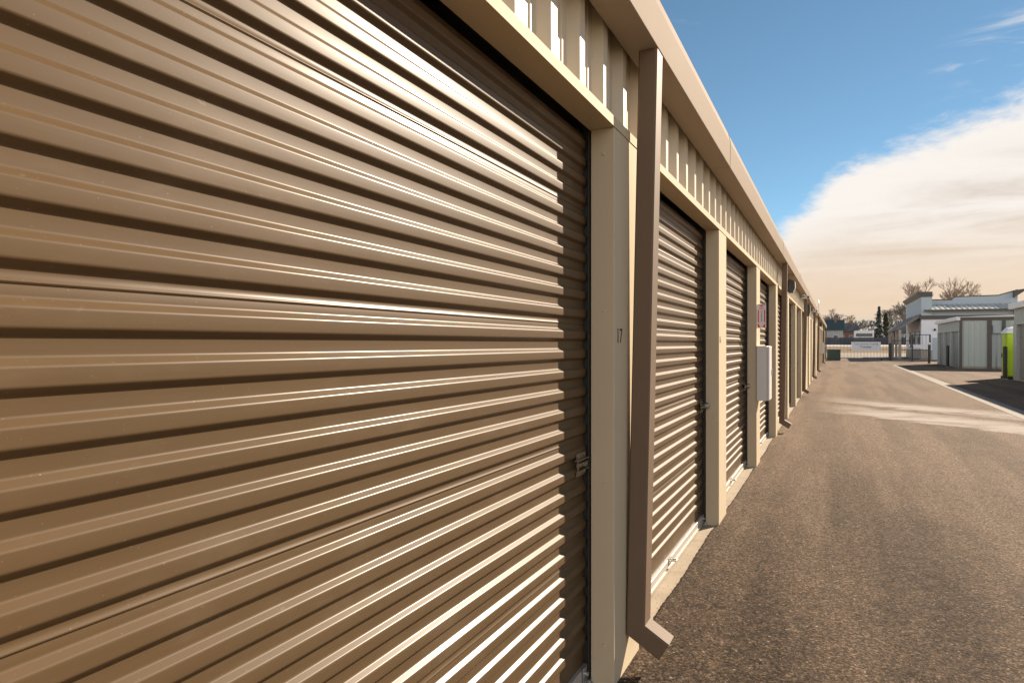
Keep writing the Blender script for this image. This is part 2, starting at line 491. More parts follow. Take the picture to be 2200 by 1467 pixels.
mb = MB(); mb.add([(-90, 124, 0.02), (150, 124, 0.02), (150, 188, 0.95), (-90, 188, 0.95)], [(0, 1, 2, 3)])
struct('grass_slope', mb, M['drygrass'])
mb = MB(); mb.add([(-90, 188, 0.95), (150, 188, 0.95), (150, 210, 1.35), (-90, 210, 1.35)], [(0, 1, 2, 3)])
struct('snow_strip', mb, M['snow'])
mb = MB(); mb.add([(-120, 210, 1.35), (200, 210, 1.35), (200, 420, 2.0), (-120, 420, 2.0)], [(0, 1, 2, 3)])
struct('far_ground', mb, M['ground'])

# loose stones lying on the asphalt near the wall
mb = MB()
for k in range(700):
    yy = 1.8 + 9 * rr.random() ** 1.6; xx = rr.uniform(0.0, 3.6)
    if rr.random() < 0.45: xx = rr.uniform(-0.10, 0.05)
    r = rr.uniform(0.0012, 0.0042); z = 0.016 if xx > -0.03 else 0.008
    pts = [(xx + r * rr.uniform(.7, 1.2), yy, z + .2 * r), (xx, yy + r * rr.uniform(.7, 1.3), z + .2 * r), (xx - r, yy, z + .2 * r), (xx, yy - r, z + .2 * r), (xx, yy, z + r)]
    mb.add(pts, [(0, 1, 4), (1, 2, 4), (2, 3, 4), (3, 0, 4)])
tag(mb.build('loose_gravel', M['stonebit']), 'pale loose grit scattered over the dark asphalt', 'gravel', kind='stuff')

# ------------------------------------------------------------------ the long storage building
P0, PITCH, PW, PD = 3.05, 3.12, 0.44, 0.113
HZ = 2.60            # underside of header
YS, YE = P0 - 2 * PITCH, P0 + 21 * PITCH + 0.9 + 0.44
bld = thing('storage_building', 'long tan self storage building with brown ribbed roller doors filling the left side',
            'storage building', (0, 0, 0))


def rib_profile(z0, z1, xv, depth, pitch=0.0878, seam_every=6, extra=0.012, rad=0.0040, seg=6, anchor=None):
    """cross-section of a corrugated curtain, listed from the top down as (x, z)"""
    raw = []
    z = z1; i = 0
    sl = 0.0130; s2 = 0.0128; fl = (pitch - sl - s2) / 2
    raw.append((xv, z, False))
    while True:
        wide = (i % seam_every == 2)
        zv = z - fl - (extra if wide else 0)
        if zv - pitch < z0: break
        if wide:
            zm = z - (fl + extra) * 0.48
            raw += [(xv, zm + 0.0046, False), (xv + 0.0022, zm + 0.0030, False), (xv + 0.0022, zm - 0.0005, False), (xv - 0.0012, zm - 0.0015, False), (xv - 0.0002, zm - 0.0045, False)]
        raw += [(xv, zv, True), (xv + depth, zv - sl, True), (xv + depth, zv - sl - fl, True), (xv, zv - sl - s2 - fl, True)]
        z = zv - sl - s2 - fl
        i += 1
    raw.append((xv, z0, False))
    out = []
    for k, (x, z, rnd) in enumerate(raw):
        if not rnd:
            out.append((x, z)); continue
        p = Vector((x, z)); a = Vector(raw[k - 1][:2]); b = Vector(raw[k + 1][:2])
        da = (a - p).normalized(); db = (b - p).normalized()
        t = min(rad, (a - p).length * .45, (b - p).length * .45)
        for q in range(seg + 1):
            f = q / seg
            pt = (p + da * t) * (1 - f) ** 2 + p * 2 * f * (1 - f) + (p + db * t) * f ** 2
            out.append((pt.x, pt.y))
    return out


DX = -0.156   # curtain valley plane (crest 15 mm in front)
# first seam at z 1.697: the top of the profile is chosen so that it falls there
ZTOP = 2.593 - 0.168 + 6 * 0.0878 + 0.012
prof = [p for p in rib_profile(0.085, ZTOP, DX, 0.0152) if p[1] < 2.575]
prof = [(DX, 2.586)] + prof if prof[0][0] < DX + 0.004 else [(prof[0][0], 2.583)] + prof


def curtain_mesh(width, name):
    n = max(2, int(width / 0.22))
    m = MB(); m.sheet(prof, 'y', [width * k / n for k in range(n + 1)])
    return m.mesh(name, M['curtain'])


def bar_mb(width):
    m = MB()
    m.box(DX - 0.012, DX + 0.020, 0, width, 0.030, 0.088, 0.003)
    m.box(DX - 0.010, DX + 0.030, 0.01, width - 0.01, 0.022, 0.031)
    return m


def handle_mb(width):
    m = MB(); c = width / 2
    m.box(DX + 0.021, DX + 0.026, c - 0.035, c + 0.035, 0.045, 0.095)
    m.tube((DX + 0.024, c - 0.02, 0.075), (DX + 0.070, c - 0.02, 0.082), 0.005, n=8)
    m.tube((DX + 0.024, c + 0.02, 0.075), (DX + 0.070, c + 0.02, 0.082), 0.005, n=8)
    m.tube((DX + 0.068, c - 0.028, 0.082), (DX + 0.068, c + 0.028, 0.082), 0.006, n=8)
    return m


def latch_mb(y1):
    """slide bolt housing near the far edge of the curtain"""
    m = MB(); zc = 1.048; x = DX + 0.0182
    y0 = y1 - 0.125
    m.box(x, x + 0.002, y0, y1, zc + 0.026, zc + 0.052)
    m.box(x, x + 0.002, y0, y1, zc - 0.052, zc - 0.026)
    # bent bridge with a slot
    for za, zb in ((zc + 0.022, zc + 0.026), (zc - 0.026, zc - 0.022)):
        m.box(x, x + 0.020, y0 - 0.022, y1, za, zb)
    m.box(x + 0.016, x + 0.020, y0 - 0.030, y0 - 0.022, zc - 0.027, zc + 0.027)
    m.box(x + 0.004, x + 0.013, y0 - 0.01, y1 + 0.05, zc - 0.008, zc + 0.008)
    m.box(x + 0.013, x + 0.030, y0 + 0.05, y0 + 0.066, zc - 0.008, zc + 0.010)
    for zc2 in (zc + 0.039, zc - 0.039):
        for yy in (y0 + 0.018, y1 - 0.02):
            m.tube((x + 0.003, yy, zc2), (x + 0.006, yy, zc2), 0.006, 0.004, n=8)
    return m


def lock_mb(y1):
    m = MB(); zc = 1.06; x = DX + 0.04
    m.tube((x, y1 - 0.055, zc), (x + 0.012, y1 - 0.055, zc), 0.022, 0.028, n=20)
    m.tube((x + 0.012, y1 - 0.055, zc), (x + 0.038, y1 - 0.055, zc), 0.028, n=20)
    m.tube((x + 0.038, y1 - 0.055, zc), (x + 0.044, y1 - 0.055, zc), 0.028, 0.022, n=20)
    m.tube((x + 0.044, y1 - 0.055, zc), (x + 0.0455, y1 - 0.055, zc), 0.007, n=10)
    return m


def guide_mb(hand, h=HZ + .05):
    """galvanised track at one jamb; hand +1 = jamb lies toward +y"""
    m = MB()
    def b(xa, xb, ya, yb, za, zb):
        ya, yb = sorted((ya * hand, yb * hand)); m.box(xa, xb, ya, yb, za, zb)
    b(DX + 0.033, DX + 0.036, -0.008, 0.03, 0.03, h)
    b(DX - 0.012, DX - 0.009, -0.016, 0.03, 0.03, h)
    b(DX - 0.009, DX + 0.033, 0.031, 0.034, 0.03, h)
    return m


def foot_mb(hand):
    m = MB()
    def b(xa, xb, ya, yb, za, zb):
        ya, yb = sorted((ya * hand, yb * hand)); m.box(xa, xb, ya, yb, za, zb)
    b(DX + 0.024, DX + 0.028, -0.060, -0.002, 0.02, 0.10)
    b(DX + 0.024, DX + 0.058, -0.060, -0.002, 0.012, 0.022)
    yy = -0.03 * hand
    m.tube((DX + 0.028, yy, 0.065), (DX + 0.040, yy, 0.065), 0.011, n=6)
    m.tube((DX + 0.045, yy, 0.022), (DX + 0.045, yy, 0.040), 0.009, n=6)
    return m


W1 = PITCH - PW
OV = 0.028
kinds = {}


def door_kind(w):
    key = round(w, 3)
    if key not in kinds:
        full = w + 2 * OV
        kinds[key] = (curtain_mesh(full, 'roller_door'), bar_mb(full).mesh('bottom_bar', M['bar']), handle_mb(full).mesh('lift_handle', M['galv']),
                      latch_mb(full - OV - 0.006).mesh('latch', M['latchm']), lock_mb(full - OV + 0.01).mesh('disc_lock', M['galv']))
    return kinds[key]


gl, gr = guide_mb(-1).mesh('door_track', M['track']), guide_mb(1).mesh('door_track', M['track'])
fl_, fr_ = foot_mb(-1).mesh('track_foot', M['galv']), foot_mb(1).mesh('track_foot', M['galv'])


def add_door(ya, yb, lock):
    cm, bm_, hm, lm, km = door_kind(yb - ya)
    d = link('roller_door', cm, bld, (0, ya - OV, 0))
    link('bottom_bar', bm_, d); link('lift_handle', hm, d); link('latch', lm, d)
    if lock: link('disc_lock', km, d)
    link('track_foot', fl_, link('door_track', gl, bld, (0, ya, 0))); link('track_foot', fr_, link('door_track', gr, bld, (0, yb, 0)))


def pier_mb(w):
    m = MB(); m.box(-PD, 0, 0, w, 0.004, HZ, 0.0025)
    for zz in (0.2, 0.95, 1.75, 2.48):
        m.tube((-0.050, 0.0005, zz), (-0.050, -0.004, zz), 0.007, 0.005, n=8)
    # back of the pier closes the wall between two curtains
    m.box(DX - 0.03, -PD - 0.003, 0.045, w - 0.045, 0.004, HZ)
    return m


pier_meshes = {}


def add_pier(yy, w):
    k = round(w, 3)
    if k not in pier_meshes:
        pier_meshes[k] = pier_mb(w).mesh('pier', M['tan'])
    return link('pier', pier_meshes[k], bld, (0, yy, 0))


layout = []
yy = YS
for k in range(9): layout.append((yy, PW)); yy += PITCH
y_sp = yy
for k in range(5): layout.append((yy, 1.75)); yy += PITCH
for k in range(9): layout.append((yy, PW)); yy += PITCH
Y_END = yy + PW
layout.append((yy, PW))
piers = [add_pier(a, w) for a, w in layout]
for k in range(len(layout) - 1):
    a = layout[k][0] + layout[k][1]; b = layout[k + 1][0]
    add_door(a, b, k not in (0, 1, 4))
lettering('17', 0.098, M['ink'], piers[2], (0.0012, 0.082, 1.634), (R(90), 0, R(90)), 'unit_number')
lettering('16', 0.085, M['fadedink'], piers[3], (0.0012, 0.068, 1.634), (R(90), 0, R(90)), 'unit_number')

# header trim: soffit, front lip and drip
hp = [(-0.118, HZ), (0.004, HZ), (0.004, HZ + 0.046), (-0.004, HZ + 0.052), (-0.050, HZ + 0.055), (-0.118, HZ + 0.055)]
mb = MB(); mb.prism(hp, 'y', YS, Y_END)
n = 0
yq = YS + 1.4
while yq < Y_END:
    mb.tube((-0.055, yq, HZ + .0005), (-0.055, yq, HZ - 0.004), 0.007, 0.005, n=8); yq += 0.78
mb.build('header_trim', M['tan'], bld)

# ribbed wall panel above the header
pv = []
yq = YS
base_x, top_x = -0.064, -0.018
while yq < Y_END - 0.32:
    for dy, x in ((0, base_x), (0.045, base_x), (0.050, base_x + .006), (0.060, base_x + .006), (0.065, base_x), (0.105, base_x), (0.110, base_x + .006), (0.120, base_x + .006), (0.125, base_x),
                  (0.172, base_x), (0.176, base_x + .002), (0.206, top_x - .002), (0.210, top_x), (0.268, top_x), (0.272, top_x - .002), (0.302, base_x + .002), (0.306, base_x)):
        pv.append((x, yq + dy))
    yq += 0.312
pv.append((base_x, Y_END))
mb = MB(); mb.sheet(pv, 'z', [HZ + 0.056, 3.20], smooth=False)
mb.build('wall_panel', M['panel'], bld, fix=False)

# gutter, roof, back and end walls, slab
gp = [(-0.004, 3.030), (0.146, 3.030), (0.149, 3.033), (0.153, 3.224), (0.151, 3.234), (0.137, 3.296), (0.131, 3.302), (-0.004, 3.27)]
mb = MB(); mb.prism(gp, 'y', YS - 0.05, Y_END + 0.05)
yq = 5.75
while yq < Y_END:
    mb.prism([(x + (0.0025 if x > 0 else 0), z + (-0.002 if z < 3.1 else 0.002)) for x, z in gp], 'y', yq, yq + 0.006); yq += 6.1
mb.build('gutter', M['gutter'], bld)
mb = MB()
mb.prism([(0.115, 3.306), (0.115, 3.322), (-4.7, 3.72), (-9.6, 3.308), (-9.6, 3.288), (-4.7, 3.68)], 'y', YS - 0.05, Y_END + 0.05)
mb.build('roof', M['roofm'], bld)
mb = MB()
mb.box(-9.4, -9.25, YS, Y_END, 0.0, 3.28)
gab = [(-9.25, 0.0), (-0.165, 0.0), (-0.165, 2.62), (-0.07, 2.66), (-0.07, 3.28), (-4.7, 3.67), (-9.25, 3.28)]
mb.prism(gab, 'y', YS + .02, YS + 0.12); mb.prism(gab, 'y', Y_END - 0.12, Y_END - .02)
mb.build('wall', M['panel'], bld)
mb = MB(); mb.box(-9.4, 0.02, YS - 0.05, Y_END + 0.05, -0.2, 0.008)
mb.build('foundation_slab', M['concrete'], bld)


# downspouts
def downspout(y_top, lean, w=0.122):
    m = MB()
    xb, xf = 0.004, 0.100
    c = 0.008
    def ring(pts4):
        # pts4 = near-back, near-front, far-front, far-back ; chamfer the four corners
        out = []
        for k in range(4):
            p = Vector(pts4[k]); a = Vector(pts4[k - 1]); b = Vector(pts4[(k + 1) % 4])
            out += [p + (a - p).normalized() * c, p + (b - p).normalized() * c]
        return out
    d2 = Vector((math.cos(R(31)), 0, -math.sin(R(31))))
    yt0, yt1 = y_top, y_top + w
    yb0, yb1 = y_top - lean, y_top - lean + w
    top = [(0.053, yt0, 3.029), (0.145, yt0, 3.029), (0.145, yt1, 3.029), (0.053, yt1, 3.029)]
    kf, kb = Vector((xf - 0.004, 0, 0.246)), Vector((xb, 0, 0.19))
    kink = [(kb.x, yb0, kb.z), (kf.x, yb0, kf.z), (kf.x, yb1, kf.z), (kb.x, yb1, kb.z)]
    tf = kf + d2 * 0.135
    nrm = Vector((-d2.z, 0, d2.x)) * -1
    wd = abs((kb - kf).dot(nrm))
    tb = tf + nrm * wd if (kb - kf).dot(nrm) > 0 else tf - nrm * wd
    end = [(tb.x, yb0, tb.z), (tf.x, yb0, tf.z), (tf.x, yb1, tf.z), (tb.x, yb1, tb.z)]
    rings = [ring(top), ring(kink), ring(end)]
    inner = [Vector(p) for p in end]
    ctr = sum(inner, Vector()) / 4
    deep = [ctr + (p - ctr) * 0.96 for p in inner]
    vs = [p for r in rings for p in r]
    fs = [(r * 8 + k, r * 8 + (k + 1) % 8, (r + 1) * 8 + (k + 1) % 8, (r + 1) * 8 + k) for r in range(2) for k in range(8)]
    m.add(vs, fs)
    r2 = ring([tuple(p) for p in deep]); r3 = [p - d2 * 0.10 for p in r2]
    vs = rings[2] + r2 + r3
    fs = [(r * 8 + k, r * 8 + (k + 1) % 8, (r + 1) * 8 + (k + 1) % 8, (r + 1) * 8 + k) for r in range(2) for k in range(8)]
    fs.append(tuple(range(16, 24)))
    m.add(vs, fs)
    o = m.build('downspout', M['bronze'], bld)
    return o


for yt, ln in ((3.28, 0.05), (13.05, 0.02), (22.3, 0.04), (31.8, 0.03), (39.5, 0.03), (56.0, 0.03), (Y_END - 0.35, 0.02)):
    downspout(yt, ln)

# ------------------------------------------------------------------ things fixed to the wall
# extinguisher cabinet
cab = thing('extinguisher_cabinet', 'white fire extinguisher cabinet on the pier below the red arrow sign', 'cabinet', (0.0, 9.27, 0.87))
mb = MB(); mb.box(0.001, 0.125, 0, 0.36, 0, 0.70, 0.004); mb.build('cabinet_body', M['white'], cab)
mb = MB(); mb.box(0.128, 0.157, 0.002, 0.358, 0.004, 0.696, 0.006)
mb.build('cabinet_door', M['white'], cab)
mb = MB(); mb.box(0.1575, 0.172, 0.31, 0.335, 0.32, 0.40, 0.003); mb.build('latch', M['galv'], cab)
# sign
sg = thing('extinguisher_sign', 'red and white fire extinguisher sign with a down arrow projecting from the pier', 'sign', (0.0, 9.33, 1.80))
mb = MB(); mb.box(0.002, 0.112, -0.002, 0.002, 0, 0.31, 0.001); mb.box(0.001, 0.005, -0.02, 0.02, 0.03, 0.28)
mb.build('sign_plate', M['signwhite'], sg)
mb = MB()
def flat(poly): mb.prism(poly, 'y', -0.0034, -0.0021)
X0, X1 = 0.012, 0.102; xc = 0.057
flat([(X0, 0.075), (X0 + .012, 0.075), (X0 + .012, 0.235), (X0, 0.235)])
flat([(X1 - .012, 0.075), (X1, 0.075), (X1, 0.235), (X1 - .012, 0.235)])
flat([(X0, 0.012), (xc - .012, 0.012), (X0, 0.066)])
flat([(X1, 0.012), (X1, 0.066), (xc + .012, 0.012)])
flat([(X0, 0.300), (X0, 0.294), (xc - .022, 0.294), (xc, 0.278), (xc + .022, 0.294), (X1, 0.294), (X1, 0.300)])
mb.build('red_marking', M['red'], sg)
lettering('FIRE', 0.030, M['red'], sg, (xc, -0.0026, 0.258), (R(90), 0, 0))
lettering('EXTINGUISHER', 0.021, M['ink'], sg, (xc, -0.0026, 0.155), (R(90), R(90), 0))


# wall lamps
def wall_lamp(yy, z, h, label, group):
    t = thing('wall_lamp', label, 'lamp', (0, yy, z), group)
    m = MB(); m.box(-0.017, 0.03, 0.02, 0.26, 0.02, h - .02, 0.004); m.build('back_box', M['lampbody'], t)
    m = MB(); m.prism([(0.031, h), (0.15, h - 0.03), (0.155, h * 0.35), (0.12, 0.0), (0.031, 0.0)], 'y', 0.0, 0.28); m.build('housing', M['lampbody'], t)
    m = MB(); m.prism([(0.158, h * 0.9 - .03), (0.163, h * 0.36), (0.128, 0.01), (0.1225, 0.0), (0.157, h * 0.35)], 'y', 0.02, 0.26); m.build('lens', M['lens'], t)
wall_lamp(15.2, 2.66, 0.27, 'small dark wall lamp under the gutter just past the second downspout', 'wall lamps under the gutter')
wall_lamp(24.3, 2.50, 0.42, 'tall dark wall lamp under the gutter just past the third downspout', 'wall lamps under the gutter')
wall_lamp(46.0, 2.66, 0.27, 'far dark wall lamp under the gutter near the end of the long building', 'wall lamps under the gutter')


def camera_unit(yy, label):
    t = thing('security_camera', label, 'camera', (0.07, yy, 3.028), 'security cameras under the gutter')
    m = MB(); m.tube((0, 0, 0), (0, 0, -0.05), 0.05, 0.05, n=14); m.build('mount', M['white'], t)
    m = MB(); m.tube((-0.05, 0.1, -0.085), (0.13, -0.16, -0.105), 0.045, 0.045, n=14); m.build('camera_body', M['white'], t)
    m = MB(); m.tube((0.131, -0.162, -0.105), (0.14, -0.175, -0.106), 0.03, 0.03, n=12); m.build('lens', M['glass'], t)
camera_unit(21.3, 'white security camera under the gutter beside the third downspout')
camera_unit(30.4, 'white security camera under the gutter beyond the tall wall lamp')
camera_unit(34.0, 'small far white security camera under the gutter, last one along the wall')
ut = thing('utility_cabinet', 'pale utility cabinet on the wall near the far end of the long building', 'cabinet', (0, 49.3, 0.95))
mb = MB(); mb.box(0.001, 0.16, 0, 0.5, 0, 0.74, 0.006); mb.build('cabinet_body', M['white'], ut)
mb = MB(); mb.box(0.162, 0.18, 0.02, 0.48, 0.02, 0.72, 0.004); mb.build('cabinet_door', M['white'], ut)
mb = MB(); mb.tube((-0.3, 58, 3.33), (-0.3, 58, 5.0), 0.03, 0.02, n=8); mb.box(-0.4, -0.2, 57.9, 58.1, 3.30, 3.36)
tag(mb.build('antenna_mast', M['galv']), 'thin metal antenna mast standing on the far roof edge', 'antenna')


# ------------------------------------------------------------------ storage buildings on the right
def ribbed_panel(a, b, z0, z1, fixed, along, out):
    """thin ribbed metal panel; along 'x' or 'y', ribs stick out by out (signed)"""
    pv = []; t = a
    while t < b - 0.31:
        for d, k in ((0, 0), (0.17, 0), (0.20, 1), (0.26, 1), (0.29, 0)):
            pv.append((fixed + out * k, t + d) if along == 'y' else (t + d, fixed + out * k))
        t += 0.305
    pv.append((fixed, b) if along == 'y' else (b, fixed))
    m = MB(); m.sheet(pv, 'z', [z0, z1], smooth=False)
    return m


def right_building(name, label, X, Y0, Y1, width, bays, corner, H=3.1):
    t = thing(name, label, 'storage building', (X, Y0, 0))
    L = Y1 - Y0
    # core walls
    m = MB(); m.box(0.16, width, 0.02, L - 0.02, 0.0, H); m.build('wall', M['greypanel'], t)
    m = ribbed_panel(0.03, width, 0.15, H, 0.016, 'x', -0.025); m.build('end_panel', M['greypanel'], t, fix=False)
    m = MB(); m.box(-0.02, width, -0.06, 0.016, 0.0, 0.15); m.build('concrete_curb', M['swale'], t)
    step = (L - corner) / bays
    for k in range(bays + 1):
        w = corner if k in (0, bays) else 0.42
        w = corner if k == bays else 0.42
        y0 = k * step
        if k == bays: y0 = L - corner
        m = MB(); m.box(0, 0.158, y0, y0 + w, 0.0, 2.42, 0.004); m.build('pier', M['greypanel'], t)
    for k in range(bays):
        ya = k * step + 0.42; yb = (k + 1) * step if k < bays - 1 else L - corner
        p2 = []
        z = 2.42
        while z > 0.1:
            p2 += [(0.135, z), (0.135, z - .03), (0.115, z - .045), (0.115, z - .075)]; z -= 0.09
        p2.append((0.135, 0.07))
        d = MB().sheet(p2, 'y', [ya - .01, yb + .01], smooth=False).build('roller_door', M['greydoor'], t, fix=False)
        MB().box(0.10, 0.14, ya, yb, 0.01, 0.07).build('bottom_bar', M['bar'], d)
    m = MB(); m.box(-0.012, 0.158, 0, L, 2.421, 2.47); m.build('header_trim', M['greypanel'], t)
    m = ribbed_panel(0, L, 2.472, H, 0.04, 'y', -0.035); m.build('header_panel', M['greypanel'], t, fix=False)
    m = MB(); m.prism([(0.05, H), (-0.16, H), (-0.165, H + 0.19), (-0.15, H + 0.25), (0.05, H + 0.23)], 'y', -0.06, L + 0.06)
    m.build('gutter', M['white'], t)
    m = MB(); m.prism([(0.05, H + .235), (width / 2, H + .42), (width, H + .235), (width, H + .20), (0.05, H + .20)], 'y', -0.05, L + 0.05); m.build('roof', M['roofm'], t)
    m = MB(); m.prism([(0.05, H + .195), (width, H + .195), (width, H), (0.05, H)], 'y', -0.055, -0.01); m.build('end_fascia', M['darktrim'], t)
    return t


near_b = right_building('storage_building', 'grey storage building cut off by the right edge, with white gutter', 7.92, 2.0, 36.4, 12, 11, 0.62)
far_b = right_building('storage_building', 'small grey storage building with three narrow doors behind the lime portable toilet', 8.1, 52.2, 62.8, 12, 3, 0.5)
for x0 in (0.02, 1.52, 2.3):
    w = 0.13 if x0 < 1 else (0.22 if x0 < 2 else 0.16)
    mb = MB(); mb.box(x0 - .02, x0 + w, -0.11, -0.062, 0.0, 3.09, 0.005)
    mb.build('downspout', M['darktrim'], far_b)
mx = thing('meter_box', 'grey electrical meter box high on the end wall of the small storage building', 'meter box', (8.1 + 1.78, 52.2, 2.25))
mb = MB(); mb.box(0, 0.42, -0.22, -0.012, 0, 0.52, 0.01); mb.build('box_body', M['meter'], mx)
mb = MB(); mb.box(0.03, 0.39, -0.235, -0.222, 0.03, 0.49, 0.004); mb.build('box_door', M['meter'], mx)
mb = MB(); mb.tube((0.2, -0.1, 0), (0.2, -0.1, -2.2), 0.03, n=8); mb.build('conduit', M['meter'], mx)

# portable toilet
pt = thing('portable_toilet', 'lime green portable toilet with a white roof at the corner of the right storage building', 'portable toilet', (7.78, 37.0, 0.016))
mb = MB(); mb.box(0.04, 1.12, 0.04, 1.12, 0.12, 2.05, 0.03)
for z in (0.3, 0.9, 1.5):
    mb.box(0.03, 1.13, 0.2, 0.96, z, z + 0.08)
mb.build('cabin', M['lime'], pt)
mb = MB(); mb.box(0.0, 1.16, 0.0, 1.16, 0.0, 0.12, 0.02); mb.build('skid_base', M['dark'], pt)
mb = MB(); mb.box(0.012, 0.038, 0.22, 0.94, 0.18, 1.98, 0.008); d = mb.build('door', M['lime'], pt)
mb = MB(); mb.box(-0.02, 0.010, 0.82, 0.88, 0.95, 1.15, 0.006); mb.build('handle', M['dark'], d)
mb = MB(); mb.lathe([(0.80, 2.051), (0.79, 2.12), (0.62, 2.28), (0.30, 2.36), (0.0, 2.38)], (0.58, 0.58, 0), 4, False)
ob = mb.build('roof', M['translucent'], pt)
for v in ob.data.vertices:
    x, y_ = v.co.x - .58, v.co.y - .58
    c, s_ = math.cos(R(45)), math.sin(R(45)); v.co.x, v.co.y = .58 + x * c - y_ * s_, .58 + x * s_ + y_ * c
mb = MB(); mb.box(0.74, 1.13, 0.018, 0.038, 0.14, 2.03, 0.006); mb.build('side_panel', M['meter'], pt)
mb = MB(); mb.tube((0.95, 0.95, 2.0), (0.95, 0.95, 2.5), 0.05, n=10); mb.build('vent_pipe', M['dark'], pt)


# bollards
def bollard(x, y_, h, label, r=0.085):
    t = thing('bollard', label, 'bollard', (x, y_, 0.016), 'black steel bollards')
    m = MB(); m.lathe([(r, 0), (r, h - 0.05), (r * .9, h - .02), (r * .5, h), (0, h)], n=16); m.build('post', M['blackmetal'], t)
    m = MB(); m.lathe([(r * 1.45, 0), (r * 1.45, 0.03), (r * 1.02, 0.04)], n=16); m.build('base_collar', M['swale'], t)
    return t
b1 = bollard(7.70, 36.75, 1.47, 'black bollard in front of the lime portable toilet')
b2 = bollard(7.72, 54.2, 1.47, 'black bollard before the roller doors of the small storage building')
b3 = bollard(7.62, 63.4, 1.6, 'black bollard with a white cap beyond the small storage building')
mb = MB(); mb.lathe([(0.087, 1.50), (0.088, 1.62), (0.05, 1.66), (0, 1.67)], n=16); mb.build('cap', M['white'], b3)

# ------------------------------------------------------------------ gate, banner, utility box
GY = 75.0
fn = thing('picket_gate', 'long dark metal picket gate closing the far end of the drive', 'gate', (0, GY, 0.01))
mb = MB()
x = 0.05
while x < 5.5:
    mb.box(x, x + 0.028, -0.013, 0.013, 0.10, 2.02); x += 0.125
mb.build('pickets', M['blackmetal'], fn)
mb = MB()
for z in (0.16, 1.85, 0.08): mb.box(0.0, 5.55, -0.02, 0.02, z, z + 0.05)
mb.build('rails', M['blackmetal'], fn)
mb = MB()
for xx in (0.9, 4.9): mb.tube((xx, -0.03, 0.07), (xx, 0.03, 0.07), 0.08, n=14)
mb.build('wheel', M['dark'], fn)
fn2 = thing('picket_fence', 'short dark metal picket fence between the gate post and the office', 'fence', (5.75, GY, 0.01))
mb = MB(); x = 0.05
while x < 1.75:
    mb.box(x, x + 0.028, -0.013, 0.013, 0.06, 2.02); x += 0.125
mb.build('pickets', M['blackmetal'], fn2)
mb = MB()
for z in (0.16, 1.85): mb.box(0.0, 1.8, -0.02, 0.02, z, z + 0.05)
mb.build('rails', M['blackmetal'], fn2)
gpst = thing('gate_post', 'thick black post where the picket gate meets the short fence', 'post', (5.63, GY, 0.0))
mb = MB(); mb.box(-0.13, 0.13, -0.10, 0.10, 0, 1.62, 0.01); mb.build('post', M['blackmetal'], gpst)
mb = MB(); mb.box(-0.15, 0.15, -0.12, 0.12, 1.622, 1.66, 0.005); mb.build('cap', M['blackmetal'], gpst)
bn = thing('banner', 'pale blue banner tied to the picket gate with dark lettering', 'banner', (2.27, GY - 0.05, 0.92))
mb = MB()
nx = 16
vs = []; fs = []
for j in range(2):
    for k in range(nx + 1):
        vs.append((2.55 * k / nx, -0.010 * math.sin(k * 1.3) - 0.012, j * 0.86))
for k in range(nx): fs.append((k, k + 1, k + nx + 2, k + nx + 1))
mb.add(vs, fs, True)
mb.build('sheet', M['banner'], bn)
lettering('Truck Service Training', 0.235, M['bannerink'], bn, (1.27, -0.026, 0.66), (R(90), 0, 0))
lettering('Trender', 0.30, M['bannerink'], bn, (1.27, -0.026, 0.37), (R(90), 0, 0), bold=0.004)
gb = thing('utility_box', 'dark green utility box beside the left end of the picket gate', 'utility box', (0.15, 70.5, 0.0))
mb = MB(); mb.box(0, 1.15, 0, 0.9, 0.05, 1.0, 0.03); mb.build('box_body', M['utilgreen'], gb)
mb = MB(); mb.box(-0.03, 1.18, -0.03, 0.93, 1.002, 1.07, 0.01); mb.build('lid', M['utilgreen'], gb)
mb = MB(); mb.box(-0.1, 1.25, -0.1, 1.0, 0.0, 0.05); mb.build('base_pad', M['swale'], gb)

# pedestrian gate frame in front of the office
pg = thing('walk_gate', 'black metal walk-in gate frame before the office porch', 'gate', (7.0, 70.4, 0.0))
mb = MB()
for xx in (0, 1.36): mb.box(xx, xx + 0.12, -0.06, 0.06, 0.0, 2.42)
for z in (2.36, 1.02, 0.25): mb.box(0.122, 1.358, -0.03, 0.03, z, z + 0.06)
mb.build('gate_frame', M['blackmetal'], pg)
mb = MB()
for k in range(10): mb.box(0.20 + k * 0.12, 0.222 + k * 0.12, -0.012, 0.012, 0.312, 1.018)
for k in range(4): mb.box(0.36 + k * 0.25, 0.385 + k * 0.25, -0.012, 0.012, 1.082, 2.358)
mb.build('pickets', M['blackmetal'], pg)
mb = MB(); mb.box(0.16, 1.32, -0.045, -0.032, 1.20, 1.52); mb.build('sign_panel', M['banner'], pg)

# ------------------------------------------------------------------ office
of = thing('office_building', 'pale office building with stepped parapet and dark cornices behind the small storage building', 'office', (8.7, 80.0, 0.0))
mb = MB()
mb.box(0.0, 9.0, 0.0, 16.5, 0.95, 4.05)
mb.build('lower_wall', M['stucco'], of)
mb = MB(); mb.box(-0.05, 9.05, -0.05, 16.5, 0.0, 0.95); mb.build('stone_base', M['stone'], of)
mb = MB(); mb.box(-0.12, 9.1, -0.14, 16.5, 4.05, 4.42); mb.build('fascia_band', M['darktrim'], of)
mb = MB(); mb.box(0.05, 9.0, 0.06, 16.4, 4.42, 4.87); mb.build('upper_wall', M['greystucco'], of)
mb = MB()
mb.prism([(-0.35, 5.0), (3.2, 5.62), (3.2, 5.52), (-0.35, 4.89)], 'x', 0.35, 9.1)
k = 0.35
while k < 9.1:
    mb.prism([(-0.35, 5.001), (3.2, 5.621), (3.2, 5.70), (-0.35, 5.08)], 'x', k, k + 0.05); k += 0.45
mb.build('canopy_roof', M['roofm'], of)
